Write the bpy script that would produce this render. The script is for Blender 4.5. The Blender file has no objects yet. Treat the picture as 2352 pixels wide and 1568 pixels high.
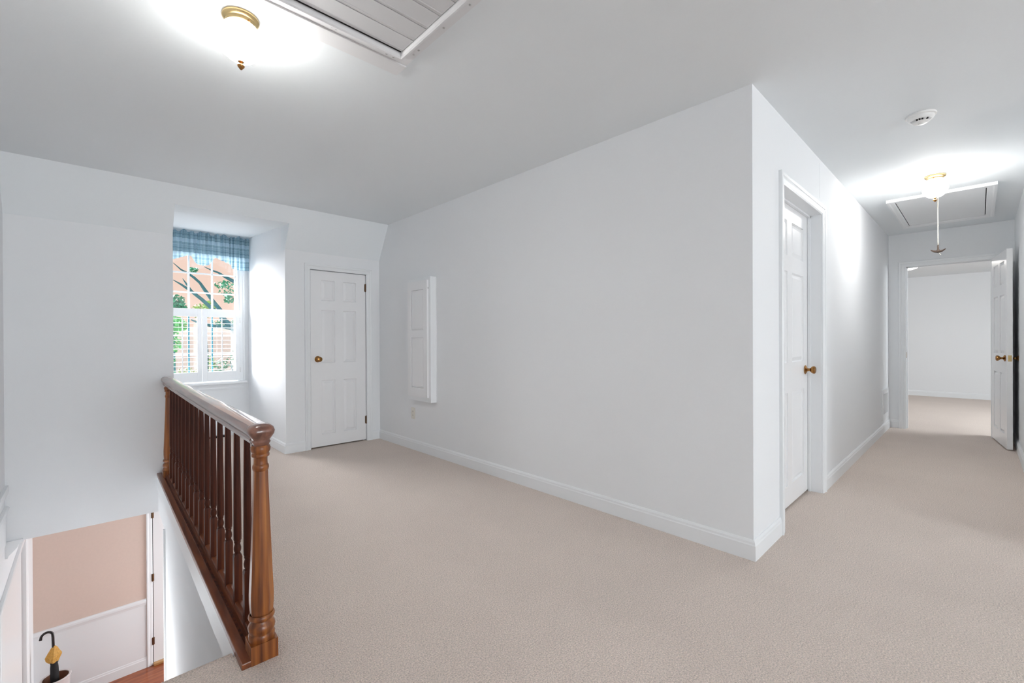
import bpy, math, random
from mathutils import Matrix, Vector

random.seed(7)
C = bpy.context.scene.collection
sc = bpy.context.scene

# ------------------------------------------------------------------ camera
CAM_H = 1.10
YAW, PITCH, ROLL = 0.7622, -0.0031, -0.0048
Fv = Vector((math.sin(YAW) * math.cos(PITCH), math.cos(YAW) * math.cos(PITCH), math.sin(PITCH)))
Rv = Vector((math.cos(YAW), -math.sin(YAW), 0))
Uv = Rv.cross(Fv)
R2 = Rv * math.cos(ROLL) + Uv * math.sin(ROLL)
U2 = Uv * math.cos(ROLL) - Rv * math.sin(ROLL)
cd = bpy.data.cameras.new('camera')
cd.sensor_fit = 'HORIZONTAL'
cd.sensor_width = 36.0
cd.lens = 1024.76 / 2352 * 36.0
cd.clip_start = 0.02
cam = bpy.data.objects.new('camera', cd)
C.objects.link(cam)
cam.matrix_world = Matrix(((R2.x, U2.x, -Fv.x, 0), (R2.y, U2.y, -Fv.y, 0), (R2.z, U2.z, -Fv.z, CAM_H), (0, 0, 0, 1)))
sc.camera = cam

# ------------------------------------------------------------------ world, sun, daylight, exposure
sc.view_settings.view_transform = 'Standard'
sc.view_settings.look = 'None'
sc.view_settings.exposure = 0.44
sc.view_settings.gamma = 1.0
sc.view_settings.use_curve_mapping = False
sc.cycles.max_bounces = 16
sc.cycles.diffuse_bounces = 12
sc.cycles.glossy_bounces = 6
sc.cycles.transparent_max_bounces = 12
sc.cycles.sample_clamp_indirect = 8.0
w = bpy.data.worlds.new('sky')
sc.world = w
w.use_nodes = True
bg = w.node_tree.nodes['Background']
bg.inputs['Color'].default_value = (0.92, 0.68, 0.57, 1)
bg.inputs['Strength'].default_value = 0.77

DAY = (0.90, 0.96, 1.0)
LAMP_S = 84.0         # emission of the two glass globes
FOYER_S = 18.0


def light(name, kind, loc, energy, color=(1, 1, 1), target=None, size=None, size_y=None, angle=None):
    ld = bpy.data.lights.new(name, kind)
    ld.energy = energy
    ld.color = color
    if kind == 'AREA':
        ld.shape = 'RECTANGLE'
        ld.size = size
        ld.size_y = size_y
    if kind == 'SUN':
        ld.angle = angle
    o = bpy.data.objects.new(name, ld)
    C.objects.link(o)
    o.location = loc
    if target:
        d = Vector(target) - Vector(loc)
        o.rotation_euler = d.to_track_quat('-Z', 'Y').to_euler()
    return o


# soft daylight from the open sky on the front-left of the house, through the dormer window
light('sun', 'SUN', (-4.2, 14.6, 5), 31.0, (0.97, 0.98, 1.0), target=(0.9, 6.0, 1.6), angle=math.radians(60))
# added fills behind the camera and in the foyer; far-room window daylight
light('rear_fill', 'AREA', (0.8, -6.9, 1.30), 124.0, DAY, target=(1.2, 2.0, 1.15), size=2.4, size_y=1.7)
light('far_room_window_daylight', 'AREA', (8.3, -1.9, 1.8), 48.0, DAY, target=(8.3, 0.2, 0.0), size=1.3, size_y=1.3)
light('foyer_fill', 'AREA', (2.4, 5.9, -1.8), 42.0, DAY, target=(-0.4, 6.4, -1.6), size=1.6, size_y=1.6)
light('sidelight_daylight', 'AREA', (-0.50, 4.38, -1.6), 20.0, DAY, target=(1.0, 4.2, -1.9), size=0.20, size_y=1.7)


# ------------------------------------------------------------------ materials
def nt(name):
    m = bpy.data.materials.new(name)
    m.use_nodes = True
    n = m.node_tree.nodes
    return m, n, m.node_tree.links, n['Principled BSDF']


def paint(name, col, rough, bump=0.0, scale=60.0, var=0.0, spec=0.5):
    m, n, l, b = nt(name)
    b.inputs['Roughness'].default_value = rough
    b.inputs['Base Color'].default_value = (*col, 1)
    b.inputs['Specular IOR Level'].default_value = spec
    tc = n.new('ShaderNodeTexCoord')
    nz = n.new('ShaderNodeTexNoise')
    nz.inputs['Scale'].default_value = scale
    nz.inputs['Detail'].default_value = 4
    l.new(tc.outputs['Object'], nz.inputs['Vector'])
    if bump:
        bp = n.new('ShaderNodeBump')
        bp.inputs['Strength'].default_value = bump
        bp.inputs['Distance'].default_value = 0.002
        l.new(nz.outputs['Fac'], bp.inputs['Height'])
        l.new(bp.outputs['Normal'], b.inputs['Normal'])
    if var:
        mx = n.new('ShaderNodeMix')
        mx.data_type = 'RGBA'
        mx.inputs[6].default_value = (*[c * (1 - var) for c in col], 1)
        mx.inputs[7].default_value = (*[min(1, c * (1 + var)) for c in col], 1)
        l.new(nz.outputs['Fac'], mx.inputs[0])
        l.new(mx.outputs[2], b.inputs['Base Color'])
    return m


def metal(name, col, rough):
    m, n, l, b = nt(name)
    b.inputs['Base Color'].default_value = (*col, 1)
    b.inputs['Metallic'].default_value = 1.0
    b.inputs['Roughness'].default_value = rough
    tc = n.new('ShaderNodeTexCoord')
    nz = n.new('ShaderNodeTexNoise')
    nz.inputs['Scale'].default_value = 40
    l.new(tc.outputs['Object'], nz.inputs['Vector'])
    mr = n.new('ShaderNodeMapRange')
    mr.inputs['To Min'].default_value = rough * 0.7
    mr.inputs['To Max'].default_value = rough * 1.3
    l.new(nz.outputs['Fac'], mr.inputs['Value'])
    l.new(mr.outputs['Result'], b.inputs['Roughness'])
    return m


def wood(name, dark, mid, lightc, rough=0.36, stretch=(16, 16, 0.6), coat=0.18):
    m, n, l, b = nt(name)
    tc = n.new('ShaderNodeTexCoord')
    mp = n.new('ShaderNodeMapping')
    mp.inputs['Scale'].default_value = stretch
    l.new(tc.outputs['Object'], mp.inputs['Vector'])
    nz = n.new('ShaderNodeTexNoise')
    nz.inputs['Scale'].default_value = 3.0
    nz.inputs['Detail'].default_value = 6
    nz.inputs['Distortion'].default_value = 0.25
    l.new(mp.outputs['Vector'], nz.inputs['Vector'])
    cr = n.new('ShaderNodeValToRGB')
    e = cr.color_ramp.elements
    e[0].position = 0.3
    e[0].color = (*dark, 1)
    e[1].position = 0.72
    e[1].color = (*lightc, 1)
    k = cr.color_ramp.elements.new(0.5)
    k.color = (*mid, 1)
    l.new(nz.outputs['Fac'], cr.inputs['Fac'])
    l.new(cr.outputs['Color'], b.inputs['Base Color'])
    b.inputs['Roughness'].default_value = rough
    b.inputs['Coat Weight'].default_value = coat
    b.inputs['Coat Roughness'].default_value = 0.15
    bp = n.new('ShaderNodeBump')
    bp.inputs['Strength'].default_value = 0.08
    bp.inputs['Distance'].default_value = 0.001
    l.new(nz.outputs['Fac'], bp.inputs['Height'])
    l.new(bp.outputs['Normal'], b.inputs['Normal'])
    return m


def carpet_mat():
    m, n, l, b = nt('beige_carpet')
    tc = n.new('ShaderNodeTexCoord')
    big = n.new('ShaderNodeTexNoise')          # traffic wear and vacuum shading of the pile
    big.inputs['Scale'].default_value = 1.7
    big.inputs['Detail'].default_value = 5
    l.new(tc.outputs['Object'], big.inputs['Vector'])
    fine = n.new('ShaderNodeTexNoise')
    fine.inputs['Scale'].default_value = 190
    fine.inputs['Detail'].default_value = 3
    l.new(tc.outputs['Object'], fine.inputs['Vector'])
    vor = n.new('ShaderNodeTexVoronoi')
    vor.inputs['Scale'].default_value = 260
    l.new(tc.outputs['Object'], vor.inputs['Vector'])
    c1 = n.new('ShaderNodeMix'); c1.data_type = 'RGBA'
    c1.inputs[6].default_value = (0.715, 0.60, 0.53, 1)
    c1.inputs[7].default_value = (0.86, 0.735, 0.65, 1)
    l.new(big.outputs['Fac'], c1.inputs[0])
    mr = n.new('ShaderNodeMapRange')
    mr.inputs['From Min'].default_value = 0.3
    mr.inputs['From Max'].default_value = 0.7
    mr.inputs['To Min'].default_value = 0.66
    mr.inputs['To Max'].default_value = 1.16
    l.new(fine.outputs['Fac'], mr.inputs['Value'])
    c2 = n.new('ShaderNodeMix'); c2.data_type = 'RGBA'; c2.blend_type = 'MULTIPLY'
    c2.inputs[0].default_value = 1.0
    l.new(c1.outputs[2], c2.inputs[6])
    l.new(mr.outputs['Result'], c2.inputs[7])
    l.new(c2.outputs[2], b.inputs['Base Color'])
    b.inputs['Roughness'].default_value = 0.97
    b.inputs['Specular IOR Level'].default_value = 0.1
    b.inputs['Sheen Weight'].default_value = 0.25
    b.inputs['Sheen Roughness'].default_value = 0.6
    ad = n.new('ShaderNodeMath'); ad.operation = 'ADD'
    l.new(fine.outputs['Fac'], ad.inputs[0])
    l.new(vor.outputs['Distance'], ad.inputs[1])
    bp = n.new('ShaderNodeBump')
    bp.inputs['Strength'].default_value = 0.7
    bp.inputs['Distance'].default_value = 0.006
    l.new(ad.outputs['Value'], bp.inputs['Height'])
    l.new(bp.outputs['Normal'], b.inputs['Normal'])
    return m


def emit(name, col, s):
    m, n, l, b = nt(name)
    b.inputs['Base Color'].default_value = (0.9, 0.9, 0.9, 1)
    b.inputs['Roughness'].default_value = 0.25
    b.inputs['Emission Color'].default_value = (*col, 1)
    b.inputs['Emission Strength'].default_value = s
    return m


def glass_mat():
    m = bpy.data.materials.new('window_glass')
    m.use_nodes = True
    n, l = m.node_tree.nodes, m.node_tree.links
    n.clear()
    o = n.new('ShaderNodeOutputMaterial')
    t = n.new('ShaderNodeBsdfTransparent')
    g = n.new('ShaderNodeBsdfGlossy')
    g.inputs['Roughness'].default_value = 0.02
    mx = n.new('ShaderNodeMixShader')
    mx.inputs['Fac'].default_value = 0.04
    l.new(t.outputs[0], mx.inputs[1])
    l.new(g.outputs[0], mx.inputs[2])
    l.new(mx.outputs[0], o.inputs['Surface'])
    return m


def plaid_mat():
    m, n, l, b = nt('blue_plaid_cotton')
    tc = n.new('ShaderNodeTexCoord')
    sp = n.new('ShaderNodeSeparateXYZ')
    l.new(tc.outputs['UV'], sp.inputs['Vector'])

    def bands(out, period, ramp):
        d = n.new('ShaderNodeMath'); d.operation = 'DIVIDE'
        d.inputs[1].default_value = period
        l.new(out, d.inputs[0])
        f = n.new('ShaderNodeMath'); f.operation = 'FRACT'
        l.new(d.outputs[0], f.inputs[0])
        cr = n.new('ShaderNodeValToRGB')
        cr.color_ramp.interpolation = 'CONSTANT'
        els = cr.color_ramp.elements
        els[0].position = ramp[0][0]; els[0].color = (ramp[0][1],) * 3 + (1,)
        els[1].position = ramp[1][0]; els[1].color = (ramp[1][1],) * 3 + (1,)
        for p, v in ramp[2:]:
            k = els.new(p); k.color = (v, v, v, 1)
        l.new(f.outputs[0], cr.inputs['Fac'])
        return cr.outputs['Color']
    hb = bands(sp.outputs['Y'], 0.15, [(0, .55), (.10, .15), (.14, .6), (.34, .85), (.38, .55), (.55, .95), (.82, .8), (.86, .25), (.90, .6)])
    vb = bands(sp.outputs['X'], 0.10, [(0, .7), (.12, .35), (.18, .8), (.4, .95), (.48, .6), (.7, .3), (.75, .75)])
    ad = n.new('ShaderNodeMix'); ad.data_type = 'RGBA'; ad.inputs[0].default_value = 0.4
    l.new(hb, ad.inputs[6]); l.new(vb, ad.inputs[7])
    cr = n.new('ShaderNodeValToRGB')
    e = cr.color_ramp.elements
    e[0].position = 0.2; e[0].color = (0.075, 0.16, 0.22, 1)
    e[1].position = 0.9; e[1].color = (0.52, 0.68, 0.77, 1)
    k = e.new(0.55); k.color = (0.25, 0.40, 0.49, 1)
    l.new(ad.outputs[2], cr.inputs['Fac'])
    l.new(cr.outputs['Color'], b.inputs['Base Color'])
    b.inputs['Roughness'].default_value = 0.9
    out = n['Material Output']
    tr = n.new('ShaderNodeBsdfTranslucent')
    l.new(cr.outputs['Color'], tr.inputs['Color'])
    mx = n.new('ShaderNodeMixShader'); mx.inputs['Fac'].default_value = 0.35
    l.new(b.outputs[0], mx.inputs[1]); l.new(tr.outputs[0], mx.inputs[2])
    l.new(mx.outputs[0], out.inputs['Surface'])
    return m


WALL = paint('white_wall_paint', (0.79, 0.806, 0.822), 0.75, 0.10, 90, 0.01, 0.3)
CEIL = paint('white_ceiling_paint', (0.775, 0.808, 0.828), 0.8, 0.08, 90, 0.01, 0.3)
TRIM = paint('white_trim_enamel', (0.79, 0.81, 0.825), 0.38, 0.03, 60)
DOORM = paint('white_door_enamel', (0.81, 0.815, 0.825), 0.28, 0.05, 45)
BEIGE = paint('beige_foyer_wallpaper', (0.66, 0.53, 0.46), 0.8, 0.1, 40, 0.04)
DARK = paint('dark_gap', (0.01, 0.01, 0.01), 0.9)
PLASTIC = paint('white_plastic', (0.80, 0.80, 0.79), 0.4)
IVORY = paint('ivory_plastic', (0.70, 0.68, 0.62), 0.4)
SLATM = paint('painted_aluminium_slat', (0.62, 0.62, 0.63), 0.45, 0.02)
FRAMEM = paint('painted_aluminium_frame', (0.74, 0.74, 0.75), 0.35)
BRASS = metal('polished_brass', (0.80, 0.60, 0.30), 0.25)
OLDBRASS = metal('aged_brass', (0.36, 0.18, 0.06), 0.24)
HINGEM = metal('dark_brass_hinge', (0.16, 0.09, 0.05), 0.4)
STEELM = metal('screw_metal', (0.55, 0.55, 0.55), 0.35)
WOODN = wood('stained_newel_wood', (0.09, 0.020, 0.005), (0.24, 0.070, 0.014), (0.42, 0.15, 0.030))
WOODB = wood('dark_baluster_wood', (0.030, 0.006, 0.003), (0.080, 0.017, 0.006), (0.16, 0.042, 0.012), 0.5, (16, 16, 0.7), 0.0)
WOODB.node_tree.nodes['Principled BSDF'].inputs['Specular IOR Level'].default_value = 0.25
WOODR = wood('handrail_wood', (0.10, 0.036, 0.024), (0.17, 0.066, 0.042), (0.26, 0.11, 0.07), 0.33, (14, 0.7, 14), 0.8)
WOODR.node_tree.nodes['Principled BSDF'].inputs['Coat Roughness'].default_value = 0.07
WOODS = wood('base_rail_wood', (0.07, 0.017, 0.006), (0.16, 0.042, 0.013), (0.25, 0.075, 0.024), 0.35, (14, 1.0, 14), 0.3)
WOODF = wood('foyer_floor_wood', (0.16, 0.035, 0.012), (0.30, 0.075, 0.022), (0.42, 0.13, 0.045), 0.3, (1.0, 9, 9), 0.3)
WOODT = wood('threshold_oak', (0.30, 0.14, 0.05), (0.46, 0.24, 0.09), (0.55, 0.32, 0.14), 0.4, (1.0, 9, 9), 0.2)
CARPET = carpet_mat()
GLASS = glass_mat()
PLAID = plaid_mat()


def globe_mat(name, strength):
    # emission dimmed toward the canopy: shade set in to ease the ceiling halo
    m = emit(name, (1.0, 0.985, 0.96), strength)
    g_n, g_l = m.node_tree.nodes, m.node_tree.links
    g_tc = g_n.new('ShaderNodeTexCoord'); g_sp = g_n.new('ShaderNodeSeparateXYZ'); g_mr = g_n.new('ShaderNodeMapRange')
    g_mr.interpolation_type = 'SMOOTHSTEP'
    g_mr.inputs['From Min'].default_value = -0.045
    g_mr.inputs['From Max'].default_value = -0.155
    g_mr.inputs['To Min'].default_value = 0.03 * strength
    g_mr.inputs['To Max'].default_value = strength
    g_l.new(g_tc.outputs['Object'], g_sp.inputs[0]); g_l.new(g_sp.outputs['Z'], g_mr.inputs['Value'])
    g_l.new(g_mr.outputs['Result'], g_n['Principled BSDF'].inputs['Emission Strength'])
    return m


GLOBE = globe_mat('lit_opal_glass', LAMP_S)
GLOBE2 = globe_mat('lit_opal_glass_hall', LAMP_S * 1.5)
BOWL = emit('lit_bowl_glass', (1.0, 0.96, 0.90), 10.0)
SIDEL = glass_mat()
CORD = paint('cream_cord', (0.72, 0.68, 0.60), 0.8)
BRONZE = paint('dark_bronze_handle', (0.055, 0.03, 0.018), 0.35)
BLACKP = paint('black_polished_handle', (0.010, 0.007, 0.007), 0.25)
BLACKF = paint('black_umbrella_cloth', (0.008, 0.007, 0.008), 0.75)
GOLDF = paint('gold_umbrella_cloth', (0.55, 0.30, 0.06), 0.7, 0.3, 60, 0.35)
POT = paint('glazed_white_stoneware', (0.66, 0.62, 0.62), 0.25, 0.05, 12, 0.10)
POTIN = paint('brown_stoneware_inside', (0.20, 0.085, 0.05), 0.5, 0.05, 20, 0.2)
TERRA = paint('leaf_litter_ground', (0.13, 0.10, 0.078), 0.95, 0.5, 3, 0.35)
BARK = paint('teal_grey_bark', (0.016, 0.12, 0.15), 0.9, 0.6, 14, 0.5)
LEAF = paint('green_leaves', (0.07, 0.34, 0.10), 0.6, 0, 2.5, 0.6)
LEAF2 = paint('teal_green_leaves', (0.02, 0.25, 0.14), 0.6, 0, 2.5, 0.5)
LEAF3 = paint('yellow_green_leaves', (0.22, 0.40, 0.09), 0.6, 0, 2.5, 0.5)
BACKLITM = paint('backlit_muntin_shade', (0.035, 0.16, 0.21), 0.5)  # white muntins against the light; their shade is put into the colour


# ------------------------------------------------------------------ mesh helpers
class MB:
    def __init__(s):
        s.v = []; s.f = []; s.uv = None

    def add(s, verts, faces):
        o = len(s.v)
        s.v += [tuple(v) for v in verts]
        s.f += [tuple(i + o for i in f) for f in faces]
        return s

    def box(s, x0, y0, z0, x1, y1, z1):
        v = [(x0, y0, z0), (x1, y0, z0), (x1, y1, z0), (x0, y1, z0), (x0, y0, z1), (x1, y0, z1), (x1, y1, z1), (x0, y1, z1)]
        return s.add(v, [(0, 3, 2, 1), (4, 5, 6, 7), (0, 1, 5, 4), (1, 2, 6, 5), (2, 3, 7, 6), (3, 0, 4, 7)])

    def loft(s, rings, cap=True, closed=True):
        """rings: equal-length lists of points"""
        n = len(rings[0]); o = len(s.v)
        for r in rings:
            s.v += [tuple(p) for p in r]
        for i in range(len(rings) - 1):
            for j in range(n if closed else n - 1):
                k = (j + 1) % n
                s.f.append((o + i * n + j, o + i * n + k, o + (i + 1) * n + k, o + (i + 1) * n + j))
        if cap and closed:
            s.f.append(tuple(o + j for j in reversed(range(n))))
            e = o + (len(rings) - 1) * n
            s.f.append(tuple(e + j for j in range(n)))
        return s

    def lathe(s, prof, c=(0, 0, 0), seg=24, axis='z', cap=True, phase=0.0):
        rings = []
        for r, h in prof:
            ring = []
            for j in range(seg):
                a = 2 * math.pi * (j + phase) / seg
                x, y = r * math.cos(a), r * math.sin(a)
                if axis == 'z':
                    p = (c[0] + x, c[1] + y, c[2] + h)
                elif axis == 'y':
                    p = (c[0] + x, c[1] + h, c[2] - y)
                else:
                    p = (c[0] + h, c[1] + x, c[2] + y)
                ring.append(p)
            rings.append(ring)
        return s.loft(rings, cap)

    def tube(s, pts, radii, seg=10):
        rings = []
        pts = [Vector(p) for p in pts]
        if not hasattr(radii, '__len__'):
            radii = [radii] * len(pts)
        up = None
        for i, p in enumerate(pts):
            t = (pts[min(i + 1, len(pts) - 1)] - pts[max(i - 1, 0)]).normalized()
            if up is None:
                up = Vector((0, 0, 1)) if abs(t.z) < 0.9 else Vector((1, 0, 0))
            a = t.cross(up).normalized(); b = a.cross(t).normalized(); up = b
            rings.append([p + (a * math.cos(2 * math.pi * j / seg) + b * math.sin(2 * math.pi * j / seg)) * radii[i] for j in range(seg)])
        return s.loft(rings)

    def prism(s, poly, fa, fb):
        """poly of 2-D points; fa / fb map a 2-D point to the two end caps"""
        return s.loft([[fa(*p) for p in poly], [fb(*p) for p in poly]])


def wloc(o):
    t = Vector((0, 0, 0))
    while o is not None:
        t = t + o.location
        o = o.parent
    return t


def obj(name, mb, mat, parent=None, smooth=False, world=True, bevel=0.0, angle=35):
    me = bpy.data.meshes.new(name)
    off = wloc(parent) if (parent and world) else Vector((0, 0, 0))
    me.from_pydata([tuple(Vector(p) - off) for p in mb.v], [], mb.f)
    import bmesh
    bm = bmesh.new(); bm.from_mesh(me)
    bmesh.ops.recalc_face_normals(bm, faces=bm.faces)
    bm.to_mesh(me); bm.free()
    if smooth:
        me.polygons.foreach_set('use_smooth', [True] * len(me.polygons))
        me.set_sharp_from_angle(angle=math.radians(angle))
    me.materials.append(mat)
    o = bpy.data.objects.new(name, me)
    C.objects.link(o)
    if parent:
        o.parent = parent
    if bevel:
        b = o.modifiers.new('edge', 'BEVEL')
        b.width = bevel; b.segments = 2; b.limit_method = 'ANGLE'
    return o


def tag(o, label, cat, group=None):
    o['label'] = label; o['category'] = cat
    if group:
        o['group'] = group
    return o


def thing(name, loc, label, cat, group=None, rz=0.0):
    o = bpy.data.objects.new(name, None)
    o.empty_display_size = 0.05
    C.objects.link(o)
    o.location = loc
    o.rotation_euler = (0, 0, rz)
    return tag(o, label, cat, group)


def srt(name, loc=(0, 0, 0), rz=0.0):
    o = bpy.data.objects.new(name, None)
    o.empty_display_size = 0.05
    C.objects.link(o)
    o.location = loc
    o.rotation_euler = (0, 0, rz)
    o['kind'] = 'structure'
    return o


def struct(name, mb, mat, **k):
    o = obj(name, mb, mat, **k)
    o['kind'] = 'structure'
    return o


def copy_tree(root):
    r = root.copy(); C.objects.link(r)
    for ch in list(root.children):
        c = ch.copy(); C.objects.link(c); c.parent = r
        for g in ch.children:
            d = g.copy(); C.objects.link(d); d.parent = c
    return r


# ------------------------------------------------------------------ dimensions
XL, YH, XE, YR = 2.397, 0.777, 7.208, -0.2635     # long wall, hall left wall, hall end wall, right wall
YF, YB, H, ZK = 4.678, 4.462, 2.366, 1.9975       # far wall, ceiling break, ceiling, knee height
XW, ZL, Z0 = -0.4145, -0.298, -2.74               # stairwell left wall, foyer ceiling, foyer floor
DX0, DX1, YWIN = 0.531, 1.408, 6.05               # dormer sides, window wall
YFOY = 6.80
K = 0.015                                          # the railing runs very slightly out of square
RX, RY = 0.44, 1.74                                # near newel post
ANG = -math.atan(K)


def rail_x(y):
    return RX + K * (y - RY)


# ------------------------------------------------------------------ floor
fl = MB()
fl.box(-0.53, -0.40, -0.29, 0.36, 1.80, 0)                       # landing beside the stairs
# floor right of the stairwell, its edge following the railing
poly = [(rail_x(1.80) - 0.045, 1.80), (7.40, 1.80), (7.40, YF + 0.1), (rail_x(YF) - 0.045, YF + 0.1)]
fl.prism(poly, lambda x, y: (x, y, -0.29), lambda x, y: (x, y, 0))
fl.box(0.36, -0.40, -0.29, 7.40, 1.80, 0)
fl.box(DX0 - 0.1, YF + 0.1, -0.29, DX1 + 0.1, YWIN + 0.1, 0)
fl.box(7.40, -3.6, -0.29, 12.0, 4.0, 0)
fl.box(-0.53, -7.1, -0.29, 7.40, -0.38, 0)
struct('floor', fl, CARPET)
# stairs going down into the foyer
st = thing('staircase', (0, 1.80, -0.2), 'beige carpeted stairs dropping from the landing to the foyer', 'stairs')
nr = 14
rise, go = -Z0 / nr, 0.255
nose = MB()
nose.prism([(1.80, 0), (1.823, 0), (1.835, -0.006), (1.838, -0.018), (1.832, -0.034), (1.815, -0.040), (1.80, -0.040)],
           lambda y, z: (XW + 0.01, y, z), lambda y, z: (0.366, y, z))
obj('nosing', nose, CARPET, st, smooth=True)
for i in range(nr):
    y = 1.80 + i * go; z = -i * rise
    b = MB().box(XW + 0.012, y - 0.02, z - rise, rail_x(y) - 0.075, y, z - 0.001)
    obj('riser', b, CARPET, st)
    if i < nr - 1:
        z -= rise
        b = MB().prism([(y - 0.02, z), (y + go + 0.02, z), (y + go + 0.03, z - 0.012), (y + go + 0.025, z - 0.03), (y - 0.02, z - 0.04)],
                       lambda a, c: (XW + 0.012, a, c), lambda a, c: (rail_x(y) - 0.075, a, c))
        obj('tread', b, CARPET, st)
struct('floor_foyer', MB().box(-0.53, 1.0, Z0 - 0.1, 2.6, 7.0, Z0), WOODF)

# ------------------------------------------------------------------ ceilings
ce = MB()
ce.box(-0.53, -0.40, H, XE + 0.12, YB, H + 0.12)
ce.box(-0.53, -7.1, H, 7.2, -0.38, H + 0.12)
struct('ceiling', ce, CEIL)
struct('ceiling_far_room', MB().box(XE + 0.12, -3.6, 2.27, 12.1, 4.0, 2.37), CEIL)


def slope_poly(zb):
    yb = YF - (YF - YB) * (zb - ZK) / (H - ZK)
    return [(yb, zb), (YB, H), (YB, H + 0.12), (YF + 0.12, H + 0.12), (YF + 0.12, zb)]


sl = MB()
for x0, x1, zb in ((XW - 0.115, DX0, ZK), (DX0, DX1, 2.225), (DX1, XL + 0.12, ZK)):
    sl.prism(slope_poly(zb), lambda y, z: (x0, y, z), lambda y, z: (x1, y, z))
struct('ceiling_slope', sl, CEIL)
yd = YF - (YF - YB) * (2.225 - ZK) / (H - ZK)
struct('ceiling_dormer', MB().prism([(yd, 2.225), (YWIN + 0.1, 2.335), (YWIN + 0.1, 2.43), (yd + 0.12, 2.43)],
                                    lambda y, z: (DX0 - 0.02, y, z), lambda y, z: (DX1 + 0.02, y, z)), CEIL)
struct('ceiling_foyer', MB().box(-0.53, YF + 0.12, ZL, 2.6, 7.0, ZL + 0.1), CEIL)

# ------------------------------------------------------------------ walls
wf = MB()
wf.box(XW - 0.115, YF, ZL, DX0, YF + 0.12, ZK)
D1x0, D1x1, D1h = 1.645, 2.240, 1.832
wf.box(DX1, YF, -0.05, D1x0, YF + 0.12, ZK)
wf.box(D1x1, YF, -0.05, XL + 0.12, YF + 0.12, ZK)
wf.box(D1x0, YF, D1h, D1x1, YF + 0.12, ZK)
struct('wall_far', wf, WALL)
struct('wall_left', MB().box(XW - 0.115, -0.40, ZL, XW, YF, H), WALL)
struct('wall_right', MB().box(XL, YH, 0, XL + 0.12, YF, H), WALL)
D2x0, D2x1, D2h = 2.885, 3.781, 1.985
wh = MB()
wh.box(XL + 0.12, YH, 0, D2x0, YH + 0.13, H)
wh.box(D2x1, YH, 0, XE + 0.12, YH + 0.13, H)
wh.box(D2x0, YH, D2h, D2x1, YH + 0.13, H)
struct('wall_hall', wh, WALL)
D3y0, D3y1, D3h = -0.092, 0.618, 1.968
we = MB()
we.box(XE, YR - 0.12, 0, XE + 0.12, D3y0, H)
we.box(XE, D3y1, 0, XE + 0.12, YH, H)
we.box(XE, D3y0, D3h, XE + 0.12, D3y1, H)
struct('wall_end', we, WALL)
wb = MB()
P1 = 3.57                                           # right of the hall mouth; left open behind the camera for the added rear fill
wb.box(P1, YR - 0.12, 0, XE + 0.12, YR, H)
struct('wall_back', wb, WALL)
wd = MB()
wd.box(DX0 - 0.1, YF + 0.12, 0, DX0, YWIN + 0.12, 2.42)
struct('wall_dormer_left', wd, WALL)
struct('wall_dormer_right', MB().box(DX1, YF + 0.12, 0, DX1 + 0.1, YWIN + 0.12, 2.42), WALL)
WX0, WX1, WZ0, WZ1 = 0.578, 1.308, 0.640, 2.125
ww = MB()
ww.box(DX0, YWIN, 0, WX0, YWIN + 0.12, 2.42)
ww.box(WX1, YWIN, 0, DX1, YWIN + 0.12, 2.42)
ww.box(WX0, YWIN, 0, WX1, YWIN + 0.12, WZ0)
ww.box(WX0, YWIN, WZ1, WX1, YWIN + 0.12, 2.42)
struct('wall_window', ww, WALL)
# the wall under the railing: skewed a touch like the railing
ws = MB()
YO = 4.16                                            # below the landing the wall stops here and the foyer opens


def xs(y, o=-0.060):
    return rail_x(y) + o


ws.prism([(xs(1.60), 1.60), (0.60, 1.60), (0.60, YF + 0.0), (xs(YF), YF)], lambda x, y: (x, y, ZL), lambda x, y: (x, y, -0.001))
ws.prism([(xs(1.60), 1.60), (xs(1.60) + 0.1, 1.60), (xs(YO) + 0.1, YO), (xs(YO), YO)], lambda x, y: (x, y, Z0), lambda x, y: (x, y, ZL))
struct('wall_stair', ws, WALL)
# foyer walls
struct('wall_foyer_far', MB().box(-0.53, YFOY, Z0, 2.6, YFOY + 0.1, ZL + 0.05), BEIGE)
FD0, FD1, FDT = 4.28, 5.98, -0.665
wl = MB()
wl.box(XW - 0.115, 1.0, Z0, XW, FD0, ZL)
wl.box(XW - 0.115, FD1, Z0, XW, YFOY, ZL + 0.05)
wl.box(XW - 0.115, FD0, FDT, XW, FD1, ZL + 0.05)
wl.box(XW - 0.115, YF, ZL, XW, YFOY, ZL + 0.05)
struct('wall_foyer_left', wl, WALL)
struct('wall_foyer_right', MB().box(2.5, 1.0, Z0, 2.6, 7.0, ZL), WALL)
struct('wall_foyer_back', MB().box(-0.53, 0.9, Z0, 2.6, 1.0, ZL), WALL)
# far room shell, rear room added for its fill light, and the closed side of the house behind the hall
fr = MB()
fr.box(11.55, -3.6, 0, 11.65, 4.0, 2.3)
fr.box(XE + 0.12, 2.6, 0, 11.65, 2.7, 2.3)
fr.box(XE + 0.12, -3.1, 0, 11.65, -3.0, 2.3)
fr.box(XE + 0.05, -3.1, 0, XE + 0.12, YR - 0.12, 2.37)
fr.box(XE + 0.05, YH + 0.13, 0, XE + 0.12, 2.7, 2.37)
struct('wall_far_room', fr, WALL)
br = MB()
br.box(-0.53, -7.1, 0, XW, -0.38, H)
br.box(XW, -7.1, 0, 3.8, -7.0, H)
br.box(3.7, -7.0, 0, 3.8, -0.38, H)
struct('wall_rear_fill_room', br, WALL)
ex = MB()
ex.box(DX1 + 0.1, 5.0, -0.3, XE + 0.12, 5.1, H + 0.12)
ex.box(XE, YH + 0.13, -0.3, XE + 0.05, 5.1, H + 0.12)
ex.box(-0.53, YF + 0.12, H, XE, 5.1, H + 0.12)
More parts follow.
